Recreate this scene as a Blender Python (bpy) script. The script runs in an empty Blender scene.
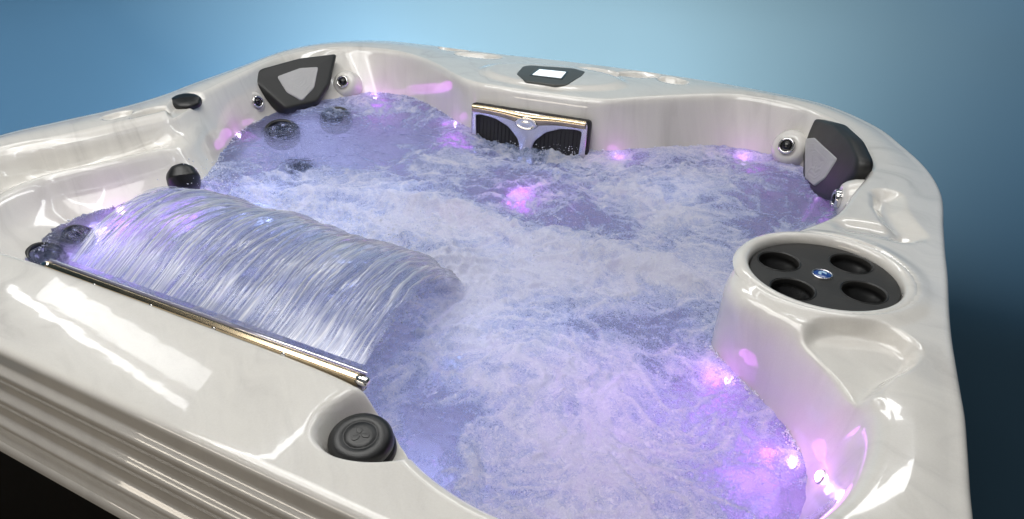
import bpy, bmesh, math, random
import numpy as np
from mathutils import Vector, Matrix

random.seed(4); RNG = np.random.RandomState(11)
sc = bpy.context.scene
col = sc.collection
Z0 = 0.92            # height of the tub rim above the floor
ZW = -0.165          # water level below the rim
CAMH = 0.63          # camera above the rim

# ------------------------------------------------------------------ camera
FPX = 676.317
R = np.array([[0.89199104, 0.22560423, -0.39173295],
              [0.45203061, -0.43650284, 0.77790333],
              [0.00450573, -0.87095809, -0.49133664]])
cam_d = bpy.data.cameras.new('camera'); cam = bpy.data.objects.new('camera', cam_d); col.objects.link(cam)
cam_d.sensor_width = 36.0; cam_d.lens = 36.0 * FPX / 1024.0; cam_d.clip_end = 200; cam_d.clip_start = 0.02
M3 = Matrix(((R[0][0], -R[0][1], -R[0][2]), (R[1][0], -R[1][1], -R[1][2]), (R[2][0], -R[2][1], -R[2][2])))
cam.matrix_world = Matrix.Translation((0, 0, Z0 + CAMH)) @ M3.to_4x4()
sc.camera = cam

def plan(px, py, h=0.0):
    """surveyed picture point -> plan position (metres) on the level h (relative to the rim)"""
    d = R @ np.array([px - 512.0, py - 259.5, FPX])
    t = (h - CAMH) / d[2]
    return Vector((d[0] * t, d[1] * t, h + Z0))

def on_plane(px, py, p0, n):
    d = Vector(R @ np.array([px - 512.0, py - 259.5, FPX]))
    o = Vector((0, 0, Z0 + CAMH))
    t = (p0 - o).dot(n) / d.dot(n)
    return o + d * t

# ------------------------------------------------------------------ helpers
def link(o, parent=None):
    col.objects.link(o)
    if parent is not None:
        o.parent = parent
        o.matrix_parent_inverse = Matrix.Translation(-Vector(parent['base'])) if 'base' in parent else Matrix()
    return o

def mesh(name, verts, faces, mat, parent=None, smooth=True, label=None):
    me = bpy.data.meshes.new(name)
    me.from_pydata([tuple(v) for v in verts], [], [tuple(f) for f in faces])
    me.validate()
    if mat: me.materials.append(mat)
    if smooth: me.polygons.foreach_set('use_smooth', [True] * len(me.polygons))
    o = bpy.data.objects.new(name, me)
    link(o, parent)
    if label: o['label'] = label
    return o

def bm_obj(name, bm, mat, parent=None, smooth=True, label=None):
    me = bpy.data.meshes.new(name); bm.normal_update(); bm.to_mesh(me); bm.free()
    if mat: me.materials.append(mat)
    if smooth: me.polygons.foreach_set('use_smooth', [True] * len(me.polygons))
    o = bpy.data.objects.new(name, me); link(o, parent)
    if label: o['label'] = label
    return o

def frame_from(n, up=Vector((0, 0, 1))):
    n = n.normalized(); x = up.cross(n)
    if x.length < 1e-4: x = Vector((1, 0, 0))
    x.normalize(); y = n.cross(x)
    return Matrix((x, y, n)).transposed()          # columns x, y, n

def lathe(profile, centre, n, seg=48, sx=1.0, sy=1.0, up=Vector((0, 0, 1))):
    """profile [(r, h)...] spun round axis n at centre"""
    F = frame_from(n, up); vs, fs = [], []
    for r, h in profile:
        for k in range(seg):
            a = 2 * math.pi * k / seg
            vs.append(centre + F @ Vector((r * math.cos(a) * sx, r * math.sin(a) * sy, h)))
    m = len(profile)
    for j in range(m - 1):
        for k in range(seg):
            k2 = (k + 1) % seg
            fs.append((j * seg + k, j * seg + k2, (j + 1) * seg + k2, (j + 1) * seg + k))
    if profile[-1][0] > 1e-5: fs.append(tuple((m - 1) * seg + k for k in range(seg)))
    if profile[0][0] > 1e-5: fs.append(tuple(reversed([k for k in range(seg)])))
    return vs, fs

def filled_curve(name, loops, mat, origin, F, thick, bevel, parent=None, label=None, res=4, cyc=True):
    """flat shape with holes (2-D points) turned into a bevelled solid in the frame F at origin"""
    cu = bpy.data.curves.new(name + '_c', 'CURVE'); cu.dimensions = '2D'; cu.fill_mode = 'BOTH'
    cu.extrude = max(thick / 2 - bevel, 0.0003); cu.bevel_depth = bevel; cu.bevel_resolution = res
    for lp in loops:
        s = cu.splines.new('POLY'); s.points.add(len(lp) - 1); s.use_cyclic_u = True
        for p, q in zip(s.points, lp): p.co = (q[0], q[1], 0, 1)
    tmp = bpy.data.objects.new(name + '_c', cu); col.objects.link(tmp)
    bpy.context.view_layer.update()
    me = bpy.data.meshes.new_from_object(tmp.evaluated_get(bpy.context.evaluated_depsgraph_get()))
    bpy.data.objects.remove(tmp); bpy.data.curves.remove(cu)
    me.name = name; me.transform(Matrix.Translation(origin) @ F.to_4x4())
    me.materials.clear(); me.materials.append(mat)
    bm = bmesh.new(); bm.from_mesh(me); bmesh.ops.remove_doubles(bm, verts=bm.verts, dist=1e-5); bm.to_mesh(me); bm.free()
    me.polygons.foreach_set('use_smooth', [True] * len(me.polygons))
    if hasattr(me, 'set_sharp_from_angle'): me.set_sharp_from_angle(angle=math.radians(40))
    o = bpy.data.objects.new(name, me); link(o, parent)
    if label: o['label'] = label
    return o

def round_poly(pts, r=0.01, n=6):
    """round the corners of a closed polygon"""
    out = []; m = len(pts); pts = [Vector((p[0], p[1])) for p in pts]
    for i in range(m):
        a, b, c = pts[i - 1], pts[i], pts[(i + 1) % m]
        d1 = (a - b); d2 = (c - b)
        k1 = min(r, d1.length * .45); k2 = min(r, d2.length * .45)
        p, q = b + d1.normalized() * k1, b + d2.normalized() * k2
        for j in range(n + 1):
            t = j / n
            out.append(p * (1 - t) ** 2 + b * 2 * t * (1 - t) + q * t * t)
    return [(v.x, v.y) for v in out]

def catmull(P, n, closed=True):
    P = np.asarray(P, float); m = len(P); out = []
    segs = m if closed else m - 1
    for i in range(segs):
        if closed: p0, p1, p2, p3 = P[i - 1], P[i], P[(i + 1) % m], P[(i + 2) % m]
        else: p0, p1, p2, p3 = P[max(i - 1, 0)], P[i], P[i + 1], P[min(i + 2, m - 1)]
        for j in range(n):
            t = j / n
            out.append(.5 * ((2 * p1) + (-p0 + p2) * t + (2 * p0 - 5 * p1 + 4 * p2 - p3) * t * t + (-p0 + 3 * p1 - 3 * p2 + p3) * t ** 3))
    if not closed: out.append(P[-1])
    return np.array(out)

# numpy gradient noise --------------------------------------------------
_G = RNG.rand(256, 256) * 2 * np.pi
_GX, _GY = np.cos(_G), np.sin(_G)
def noise(x, y):
    xi = np.floor(x).astype(int); yi = np.floor(y).astype(int); xf = x - xi; yf = y - yi
    def g(ix, iy, dx, dy):
        a, b = ix % 256, iy % 256
        return _GX[a, b] * dx + _GY[a, b] * dy
    u = xf ** 3 * (xf * (xf * 6 - 15) + 10); v = yf ** 3 * (yf * (yf * 6 - 15) + 10)
    n0 = g(xi, yi, xf, yf) * (1 - u) + g(xi + 1, yi, xf - 1, yf) * u
    n1 = g(xi, yi + 1, xf, yf - 1) * (1 - u) + g(xi + 1, yi + 1, xf - 1, yf - 1) * u
    return (n0 * (1 - v) + n1 * v) * 1.5
def fbm(x, y, o=4, gain=.5):
    s = 0; a = 1
    for k in range(o):
        s = s + a * noise(x * 2 ** k + 17.3 * k, y * 2 ** k + 9.1 * k); a *= gain
    return s
def ridged(x, y, o=4, gain=.5):
    s = 0; a = 1
    for k in range(o):
        s = s + a * (1 - 2 * np.abs(noise(x * 2 ** k + 31.7 * k, y * 2 ** k + 5.3 * k))); a *= gain
    return s
def sstep(a, b, x):
    t = np.clip((x - a) / (b - a), 0, 1); return t * t * (3 - 2 * t)
def poly_sd(x, y, poly):
    """signed distance to a closed polygon, negative inside"""
    poly = np.asarray(poly, float); d = np.full(x.shape, 1e9); ins = np.zeros(x.shape, bool)
    m = len(poly)
    for i in range(m):
        a = poly[i]; b = poly[(i + 1) % m]; e = b - a
        wx, wy = x - a[0], y - a[1]
        t = np.clip((wx * e[0] + wy * e[1]) / (e @ e + 1e-12), 0, 1)
        d = np.minimum(d, (wx - e[0] * t) ** 2 + (wy - e[1] * t) ** 2)
        c = ((a[1] <= y) & (b[1] > y)) | ((b[1] <= y) & (a[1] > y))
        with np.errstate(divide='ignore', invalid='ignore'):
            xi = a[0] + (y - a[1]) * e[0] / (e[1] if abs(e[1]) > 1e-12 else 1e-12)
        ins ^= c & (x < xi)
    d = np.sqrt(d)
    return np.where(ins, -d, d)
def line_d(x, y, pts):
    d = np.full(x.shape, 1e9)
    for a, b in zip(pts[:-1], pts[1:]):
        a = np.array(a[:2]); b = np.array(b[:2]); e = b - a
        t = np.clip(((x - a[0]) * e[0] + (y - a[1]) * e[1]) / (e @ e), 0, 1)
        d = np.minimum(d, np.hypot(x - a[0] - e[0] * t, y - a[1] - e[1] * t))
    return d

# ------------------------------------------------------------------ materials
class NT:
    def __init__(s, name):
        s.m = bpy.data.materials.new(name); s.m.use_nodes = True; s.t = s.m.node_tree
        s.b = s.t.nodes['Principled BSDF']; s.out = s.t.nodes['Material Output']
    def n(s, typ, **kw):
        x = s.t.nodes.new(typ)
        for k, v in kw.items():
            if k in x.inputs.keys(): x.inputs[k].default_value = v
            else: setattr(x, k, v)
        return x
    def l(s, a, b): s.t.links.new(a, b)
    def ramp(s, fac, stops):
        r = s.n('ShaderNodeValToRGB'); e = r.color_ramp.elements
        while len(e) < len(stops): e.new(.5)
        for el, (p, c) in zip(e, stops): el.position = p; el.color = c if len(c) == 4 else (*c, 1)
        s.l(fac, r.inputs[0]); return r
    def bump(s, h, strength=.2, dist=.01, nrm=None):
        b = s.n('ShaderNodeBump', Strength=strength, Distance=dist); s.l(h, b.inputs['Height'])
        if nrm: s.l(nrm, b.inputs['Normal'])
        return b
def setp(b, **kw):
    for k, v in kw.items(): b.inputs[k.replace('_', ' ')].default_value = v

def mat_simple(name, c, rough=.4, metal=0.0, bump=0.0, bscale=200, coat=0.0, vary=.0, spec=.5):
    k = NT(name); setp(k.b, Roughness=rough, Metallic=metal, Coat_Weight=coat)
    k.b.inputs['Base Color'].default_value = (*c, 1); k.b.inputs['Specular IOR Level'].default_value = spec
    tc = k.n('ShaderNodeTexCoord')
    nz = k.n('ShaderNodeTexNoise', Scale=bscale, Detail=4); k.l(tc.outputs['Object'], nz.inputs['Vector'])
    if bump: k.l(k.bump(nz.outputs['Fac'], bump, .001).outputs[0], k.b.inputs['Normal'])
    if vary:
        n2 = k.n('ShaderNodeTexNoise', Scale=9.0, Detail=5); k.l(tc.outputs['Object'], n2.inputs['Vector'])
        r = k.ramp(n2.outputs['Fac'], [(.3, tuple(v * (1 - vary) for v in c)), (.7, tuple(min(1, v * (1 + vary)) for v in c))])
        k.l(r.outputs[0], k.b.inputs['Base Color'])
        mr = k.n('ShaderNodeMapRange'); k.l(n2.outputs['Fac'], mr.inputs[0])
        mr.inputs[3].default_value = rough * .8; mr.inputs[4].default_value = rough * 1.25; k.l(mr.outputs[0], k.b.inputs['Roughness'])
    return k.m

def mat_acrylic():
    k = NT('acrylic'); b = k.b
    tc = k.n('ShaderNodeTexCoord')
    mp = k.n('ShaderNodeMapping'); mp.inputs['Scale'].default_value = (2.2, 2.2, .8); mp.inputs['Rotation'].default_value = (0, 0, .5)
    k.l(tc.outputs['Object'], mp.inputs['Vector'])
    w = k.n('ShaderNodeTexNoise', Scale=1.1, Detail=3.0, Distortion=.6); k.l(mp.outputs[0], w.inputs['Vector'])
    mx = k.n('ShaderNodeMixRGB', blend_type='ADD'); mx.inputs[0].default_value = 1.1
    k.l(mp.outputs[0], mx.inputs[1]); k.l(w.outputs['Color'], mx.inputs[2])
    mp2 = k.n('ShaderNodeMapping'); mp2.inputs['Scale'].default_value = (1.6, 5.5, .25); k.l(mx.outputs[0], mp2.inputs['Vector'])
    n = k.n('ShaderNodeTexNoise', Scale=1.5, Detail=6.0, Roughness=.55, Distortion=.4); k.l(mp2.outputs[0], n.inputs['Vector'])
    r = k.ramp(n.outputs['Fac'], [(.26, (.555, .532, .495)), (.43, (.66, .636, .592)), (.6, (.70, .675, .625)), (.78, (.62, .595, .55))])
    n3 = k.n('ShaderNodeTexNoise', Scale=420.0, Detail=2.0); k.l(tc.outputs['Object'], n3.inputs['Vector'])
    m2 = k.n('ShaderNodeMixRGB', blend_type='OVERLAY'); m2.inputs[0].default_value = .10
    k.l(r.outputs[0], m2.inputs[1]); k.l(n3.outputs['Fac'], m2.inputs[2])
    k.l(m2.outputs[0], b.inputs['Base Color'])
    setp(b, Roughness=.13, Coat_Weight=.9, Coat_Roughness=.025); b.inputs['Specular IOR Level'].default_value = .3
    nb = k.n('ShaderNodeTexNoise', Scale=16.0, Detail=2.5); k.l(tc.outputs['Object'], nb.inputs['Vector'])
    k.l(k.bump(nb.outputs['Fac'], .022, .012).outputs[0], b.inputs['Coat Normal'])
    k.l(k.bump(nb.outputs['Fac'], .03, .012).outputs[0], b.inputs['Normal'])
    return k.m

def mat_water():
    k = NT('churning_water'); b = k.b
    tc = k.n('ShaderNodeTexCoord'); at = k.n('ShaderNodeAttribute'); at.attribute_name = 'foam'
    # fine froth: cells and grain
    wn = k.n('ShaderNodeTexNoise', Scale=22.0, Detail=4.0, Roughness=.6); k.l(tc.outputs['Object'], wn.inputs['Vector'])
    mx = k.n('ShaderNodeMixRGB', blend_type='ADD'); mx.inputs[0].default_value = .09
    k.l(tc.outputs['Object'], mx.inputs[1]); k.l(wn.outputs['Color'], mx.inputs[2])
    n1 = k.n('ShaderNodeTexNoise', Scale=60.0, Detail=7.0, Roughness=.68, Distortion=.5); k.l(mx.outputs[0], n1.inputs['Vector'])
    n2 = k.n('ShaderNodeTexNoise', Scale=230.0, Detail=5.0, Roughness=.7); k.l(mx.outputs[0], n2.inputs['Vector'])
    v = k.n('ShaderNodeTexVoronoi', Scale=150.0); k.l(mx.outputs[0], v.inputs['Vector'])
    def math_(op, a, bb, clamp=False):
        m = k.n('ShaderNodeMath', operation=op); m.use_clamp = clamp
        for i, q in enumerate((a, bb)):
            if isinstance(q, (int, float)): m.inputs[i].default_value = q
            else: k.l(q, m.inputs[i])
        return m.outputs[0]
    g = math_('ADD', math_('MULTIPLY', n1.outputs['Fac'], .34), math_('MULTIPLY', n2.outputs['Fac'], .66))
    g = math_('SUBTRACT', g, .5)
    f = math_('ADD', at.outputs['Fac'], math_('MULTIPLY', g, 1.9))
    mr = k.n('ShaderNodeMapRange'); mr.interpolation_type = 'SMOOTHSTEP'; k.l(f, mr.inputs[0])
    mr.inputs[1].default_value = .12; mr.inputs[2].default_value = .98
    F = mr.outputs[0]
    c = k.ramp(F, [(0, (.20, .29, .57)), (.35, (.36, .45, .71)), (.7, (.57, .62, .80)), (1, (.76, .77, .87))])  # milky blue that also carries the tint of the LED glow
    # crisp froth specks and dark gaps between them
    n4 = k.n('ShaderNodeTexNoise', Scale=190.0, Detail=3.0, Roughness=.6, Distortion=.6); k.l(mx.outputs[0], n4.inputs['Vector'])
    n5 = k.n('ShaderNodeTexNoise', Scale=130.0, Detail=4.0, Roughness=.65, Distortion=1.2); k.l(tc.outputs['Object'], n5.inputs['Vector'])
    sp = k.n('ShaderNodeMapRange'); sp.interpolation_type = 'SMOOTHSTEP'
    k.l(math_('ADD', n4.outputs['Fac'], math_('MULTIPLY', F, .13)), sp.inputs[0]); sp.inputs[1].default_value = .615; sp.inputs[2].default_value = .74
    pt = k.n('ShaderNodeMapRange'); pt.interpolation_type = 'SMOOTHSTEP'
    k.l(math_('SUBTRACT', n5.outputs['Fac'], math_('MULTIPLY', F, .10)), pt.inputs[0]); pt.inputs[1].default_value = .46; pt.inputs[2].default_value = .66
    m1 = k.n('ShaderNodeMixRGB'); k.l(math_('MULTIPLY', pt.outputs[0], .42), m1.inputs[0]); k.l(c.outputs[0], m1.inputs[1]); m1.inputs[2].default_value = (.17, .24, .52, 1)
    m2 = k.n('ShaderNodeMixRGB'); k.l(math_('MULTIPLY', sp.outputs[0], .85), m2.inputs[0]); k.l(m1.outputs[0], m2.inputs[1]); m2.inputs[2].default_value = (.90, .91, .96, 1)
    k.l(m2.outputs[0], b.inputs['Base Color'])
    ro = k.n('ShaderNodeMapRange'); k.l(F, ro.inputs[0]); ro.inputs[3].default_value = .06; ro.inputs[4].default_value = .30
    k.l(ro.outputs[0], b.inputs['Roughness']); b.inputs['IOR'].default_value = 1.33
    h = math_('ADD', math_('MULTIPLY', n1.outputs['Fac'], .45), math_('MULTIPLY', n2.outputs['Fac'], .45))
    h = math_('ADD', h, math_('MULTIPLY', n4.outputs['Fac'], .55))
    bp = k.bump(h, .75, .008); k.l(bp.outputs[0], b.inputs['Normal'])
    tr = k.n('ShaderNodeBsdfTranslucent'); k.l(bp.outputs[0], tr.inputs['Normal'])
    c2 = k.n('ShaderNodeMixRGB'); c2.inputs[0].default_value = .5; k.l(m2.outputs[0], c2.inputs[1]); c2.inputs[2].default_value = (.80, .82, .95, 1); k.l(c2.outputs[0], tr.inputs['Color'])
    ms = k.n('ShaderNodeMixShader'); ms.inputs[0].default_value = .42; k.l(b.outputs[0], ms.inputs[1]); k.l(tr.outputs[0], ms.inputs[2])
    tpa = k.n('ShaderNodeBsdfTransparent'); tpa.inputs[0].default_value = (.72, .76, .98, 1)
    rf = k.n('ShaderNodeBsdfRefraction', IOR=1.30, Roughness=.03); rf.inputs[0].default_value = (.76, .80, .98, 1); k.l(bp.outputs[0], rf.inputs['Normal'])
    tp = k.n('ShaderNodeMixShader'); tp.inputs[0].default_value = .6; k.l(tpa.outputs[0], tp.inputs[1]); k.l(rf.outputs[0], tp.inputs[2])
    ta = k.n('ShaderNodeMapRange'); k.l(F, ta.inputs[0]); ta.inputs[1].default_value = 0.0; ta.inputs[2].default_value = .45
    ta.inputs[3].default_value = .85; ta.inputs[4].default_value = 0.0
    ms2 = k.n('ShaderNodeMixShader'); k.l(ta.outputs[0], ms2.inputs[0]); k.l(ms.outputs[0], ms2.inputs[1]); k.l(tp.outputs[0], ms2.inputs[2])
    gl = k.n('ShaderNodeBsdfGlossy', Roughness=.08); k.l(bp.outputs[0], gl.inputs['Normal'])
    fr = k.n('ShaderNodeFresnel', IOR=1.33); k.l(bp.outputs[0], fr.inputs['Normal'])
    ff = math_('MULTIPLY', fr.outputs[0], ta.outputs[0])
    ms3 = k.n('ShaderNodeMixShader'); k.l(ff, ms3.inputs[0]); k.l(ms2.outputs[0], ms3.inputs[1]); k.l(gl.outputs[0], ms3.inputs[2])
    k.l(ms3.outputs[0], k.out.inputs['Surface'])
    return k.m

def mat_sheet():
    k = NT('falling_water'); b = k.b
    at = k.n('ShaderNodeAttribute'); at.attribute_name = 'streak'
    c = k.ramp(at.outputs['Fac'], [(0, (.52, .60, .92)), (.45, (.76, .80, .95)), (1, (.96, .96, .96))])
    k.l(c.outputs[0], b.inputs['Base Color']); setp(b, Roughness=.12); b.inputs['IOR'].default_value = 1.33
    tr = k.n('ShaderNodeBsdfTranslucent'); k.l(c.outputs[0], tr.inputs['Color'])
    ms = k.n('ShaderNodeMixShader'); ms.inputs[0].default_value = .35; k.l(b.outputs[0], ms.inputs[1]); k.l(tr.outputs[0], ms.inputs[2])
    tp = k.n('ShaderNodeBsdfTransparent'); tp.inputs[0].default_value = (.93, .95, 1, 1)
    ta = k.n('ShaderNodeMapRange'); k.l(at.outputs['Fac'], ta.inputs[0]); ta.inputs[3].default_value = .80; ta.inputs[4].default_value = .08
    ms2 = k.n('ShaderNodeMixShader'); k.l(ta.outputs[0], ms2.inputs[0]); k.l(ms.outputs[0], ms2.inputs[1]); k.l(tp.outputs[0], ms2.inputs[2])
    gl = k.n('ShaderNodeBsdfGlossy', Roughness=.09); fr = k.n('ShaderNodeFresnel', IOR=1.5)
    ms3 = k.n('ShaderNodeMixShader'); k.l(fr.outputs[0], ms3.inputs[0]); k.l(ms2.outputs[0], ms3.inputs[1]); k.l(gl.outputs[0], ms3.inputs[2])
    af = k.n('ShaderNodeAttribute'); af.attribute_name = 'cover'
    clr = k.n('ShaderNodeBsdfTransparent'); ms4 = k.n('ShaderNodeMixShader'); k.l(af.outputs['Fac'], ms4.inputs[0]); k.l(clr.outputs[0], ms4.inputs[1]); k.l(ms3.outputs[0], ms4.inputs[2])
    k.l(ms4.outputs[0], k.out.inputs['Surface'])
    return k.m

def mat_emit(name, c, s):
    k = NT(name); setp(k.b, Emission_Strength=s, Roughness=.2); k.b.inputs['Emission Color'].default_value = (*c, 1)
    k.b.inputs['Base Color'].default_value = (.8, .8, .8, 1); return k.m

def mat_backdrop():
    k = NT('painted_backdrop'); setp(k.b, Roughness=.9); k.b.inputs['Specular IOR Level'].default_value = .1
    tc = k.n('ShaderNodeTexCoord'); nz = k.n('ShaderNodeTexNoise', Scale=.8, Detail=3); k.l(tc.outputs['Object'], nz.inputs['Vector'])
    r = k.ramp(nz.outputs['Fac'], [(.35, (.0225, .046, .065)), (.65, (.024, .049, .070))]); k.l(r.outputs[0], k.b.inputs['Base Color'])
    return k.m

ACR = mat_acrylic()
WAT = mat_water(); SHT = mat_sheet()
RUB = mat_simple('dark_rubber', (.006, .006, .0058), .36, bump=.25, bscale=500, vary=.2)
PILL = mat_simple('pillow_foam', (.012, .012, .011), .45, bump=.3, bscale=700, vary=.15)
PILI = mat_simple('grey_pillow_insert', (.40, .395, .395), .5, bump=.15, bscale=500, vary=.06)
TRAY = mat_simple('grey_tray_plastic', (.030, .029, .027), .5, bump=.25, bscale=600, vary=.12, spec=.3)
CUPM = mat_simple('black_cup_plastic', (.010, .010, .0095), .28, vary=.2)
CHR = mat_simple('chrome', (.72, .70, .68), .08, 1.0, vary=.05)
SATIN = mat_simple('satin_chrome', (.70, .68, .70), .22, 1.0, vary=.05)
GOLD = mat_simple('gold_tinted_steel', (.62, .50, .33), .18, 1.0, vary=.12)  # steel with warm reflections put into its base colour
BLK = mat_simple('gloss_black', (.008, .008, .010), .12, vary=.1)
GSK = mat_simple('black_gasket', (.012, .012, .012), .5)
BEZ = mat_simple('control_bezel', (.062, .065, .060), .42, bump=.1, bscale=800)
CAB = mat_simple('black_cabinet', (.004, .004, .0045), .6, bump=.2, bscale=60, spec=.1)
CARP = mat_simple('brown_carpet', (.13, .105, .075), .9, bump=.4, bscale=120, vary=.35, spec=.1)
SCR = mat_emit('lcd_screen', (.85, .95, 1.0), .75)
LENS = mat_emit('led_lens', (1.0, .62, 1.0), 14.0)
BLUE = mat_simple('blue_badge_enamel', (.012, .05, .22), .2, coat=.4)
WHT = mat_simple('pale_blue_enamel', (.42, .62, .80), .15, coat=.5)

# ------------------------------------------------------------------ setting
def setting():
    # backdrop: one paper sweep standing round the tub on three sides, with a wide cove into the floor
    base = catmull([(-3.6, -1.2), (-3.7, .4), (-3.65, 1.9), (-3.2, 3.1), (-2.0, 3.72), (-.6, 3.8), (.9, 3.8), (2.6, 3.75), (4.2, 3.3), (5.0, 1.8), (5.1, .2)], 14, closed=False)
    tn = np.gradient(base, axis=0); tn /= np.linalg.norm(tn, axis=1)[:, None]; inw = np.stack([tn[:, 1], -tn[:, 0]], 1)
    prof = [(0, z) for z in np.linspace(5.0, .9, 8)]
    r = .9
    for a in np.linspace(0, math.pi / 2, 16)[1:]: prof.append((r - r * math.cos(a), r - r * math.sin(a)))
    prof += [(r + .12, -.001), (r + .3, -.012)]
    vs = []; m = len(prof)
    for p, q in zip(base, inw):
        for d, z in prof: vs.append((p[0] + q[0] * d, p[1] + q[1] * d, z + .001))
    fs = [(i * m + j, i * m + j + 1, (i + 1) * m + j + 1, (i + 1) * m + j) for i in range(len(base) - 1) for j in range(m - 1)]
    o = mesh('backdrop', vs, fs, mat_backdrop()); o['kind'] = 'structure'
    f = mesh('paper_floor', [(-3.3, .9, -.004), (4.8, .9, -.004), (4.8, 3.6, -.004), (-3.3, 3.6, -.004)], [(0, 1, 2, 3)], bpy.data.materials['painted_backdrop'], smooth=False); f['kind'] = 'structure'
    g = mesh('floor', [(-60, -60, -.03), (60, -60, -.03), (60, 60, -.03), (-60, 60, -.03)], [(0, 1, 2, 3)], CARP, smooth=False); g['kind'] = 'structure'
setting()

# ------------------------------------------------------------------ the tub
tub = bpy.data.objects.new('hot_tub', None); col.objects.link(tub)
tub.location = (-.93, 1.45, 0); tub['base'] = (-.93, 1.45, 0)
tub['label'] = 'cream marbled acrylic hot tub with bubbling water inside, black headrests and purple lights'
tub['category'] = 'hot tub'

# stations: outer crease, inner rim edge, waterline (plan, metres), ridge weight of the wall
ST = [
 ((-.90, .395), (-.90, .588), (-.90, .600), 0), ((-1.20, .395), (-1.25, .588), (-1.25, .605), 0),
 ((-1.60, .395), (-1.55, .575), (-1.50, .625), 0), ((-1.93, .40), (-1.82, .575), (-1.62, .685), .3),
 ((-2.06, .52), (-1.97, .72), (-1.70, .79), .8), ((-2.09, .95), (-1.985, .915), (-1.76, .90), 1),
 ((-2.065, 1.12), (-1.934, 1.044), (-1.735, 1.03), 1), ((-2.03, 1.29), (-1.88, 1.255), (-1.70, 1.17), .8),
 ((-2.03, 1.45), (-1.868, 1.35), (-1.686, 1.28), .3), ((-2.06, 1.60), (-1.93, 1.52), (-1.82, 1.48), 0),
 ((-2.10, 1.85), (-2.02, 1.80), (-1.92, 1.66), 0), ((-2.15, 2.15), (-2.08, 2.07), (-1.965, 1.88), 0),
 ((-2.09, 2.36), (-2.025, 2.27), (-1.90, 2.10), 0), ((-1.92, 2.49), (-1.87, 2.345), (-1.80, 2.265), 0),
 ((-1.70, 2.515), (-1.705, 2.345), (-1.65, 2.29), 0), ((-1.50, 2.51), (-1.50, 2.256), (-1.48, 2.22), 0),
 ((-1.28, 2.51), (-1.25, 2.09), (-1.22, 2.06), 0), ((-1.08, 2.52), (-1.09, 2.06), (-1.08, 2.035), 0),
 ((-.87, 2.52), (-.87, 2.06), (-.87, 2.035), 0), ((-.72, 2.51), (-.72, 2.08), (-.72, 2.05), 0),
 ((-.60, 2.50), (-.60, 2.18), (-.59, 2.135), 0), ((-.45, 2.48), (-.45, 2.29), (-.43, 2.25), 0),
 ((-.28, 2.445), (-.32, 2.35), (-.30, 2.30), 0), ((-.07, 2.37), (-.135, 2.30), (-.128, 2.25), 0),
 ((.08, 2.21), (-.008, 2.16), (-.02, 2.12), 0), ((.155, 2.05), (.058, 2.0), (.025, 1.98), 0),
 ((.21, 1.89), (.088, 1.85), (.05, 1.85), 0), ((.235, 1.73), (.06, 1.68), (.035, 1.70), 0),
 ((.232, 1.55), (.027, 1.51), (.0, 1.52), 0), ((.23, 1.42), (-.05, 1.38), (-.06, 1.39), 0),
 ((.23, 1.33), (-.115, 1.26), (-.125, 1.26), 0), ((.228, 1.25), (-.13, 1.15), (-.135, 1.14), 0),
 ((.226, 1.17), (-.105, 1.075), (-.085, 1.075), 0), ((.226, 1.09), (-.055, 1.04), (-.04, 1.03), 0),
 ((.228, 1.02), (0, 1.01), (-.005, .995), 0), ((.230, .96), (.067, .945), (.03, .955), 0),
 ((.232, .90), (.10, .895), (.052, .915), 0), ((.231, .84), (.13, .85), (.07, .865), 0),
 ((.229, .76), (.125, .755), (.073, .80), 0), ((.226, .65), (.095, .66), (.055, .72), 0),
 ((.205, .49), (.04, .585), (.01, .64), 0), ((.11, .405), (-.06, .52), (-.08, .56), 0),
 ((-.10, .395), (-.20, .475), (-.20, .50), 0), ((-.30, .395), (-.29, .472), (-.29, .49), 0),
 ((-.42, .395), (-.38, .495), (-.375, .51), 0), ((-.50, .395), (-.44, .535), (-.43, .545), 0),
 ((-.60, .395), (-.55, .58), (-.54, .595), 0)]
SUB = 34
Oc = catmull([s[0] for s in ST], SUB); Ec = catmull([s[1] for s in ST], SUB); Wc = catmull([s[2] for s in ST], SUB)
RW = catmull([(s[3], 0) for s in ST], SUB)[:, 0]
N = len(Oc)
tray_c = plan(823, 275.5, -.008); TC = np.array(tray_c[:2]); TR = .1315

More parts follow.
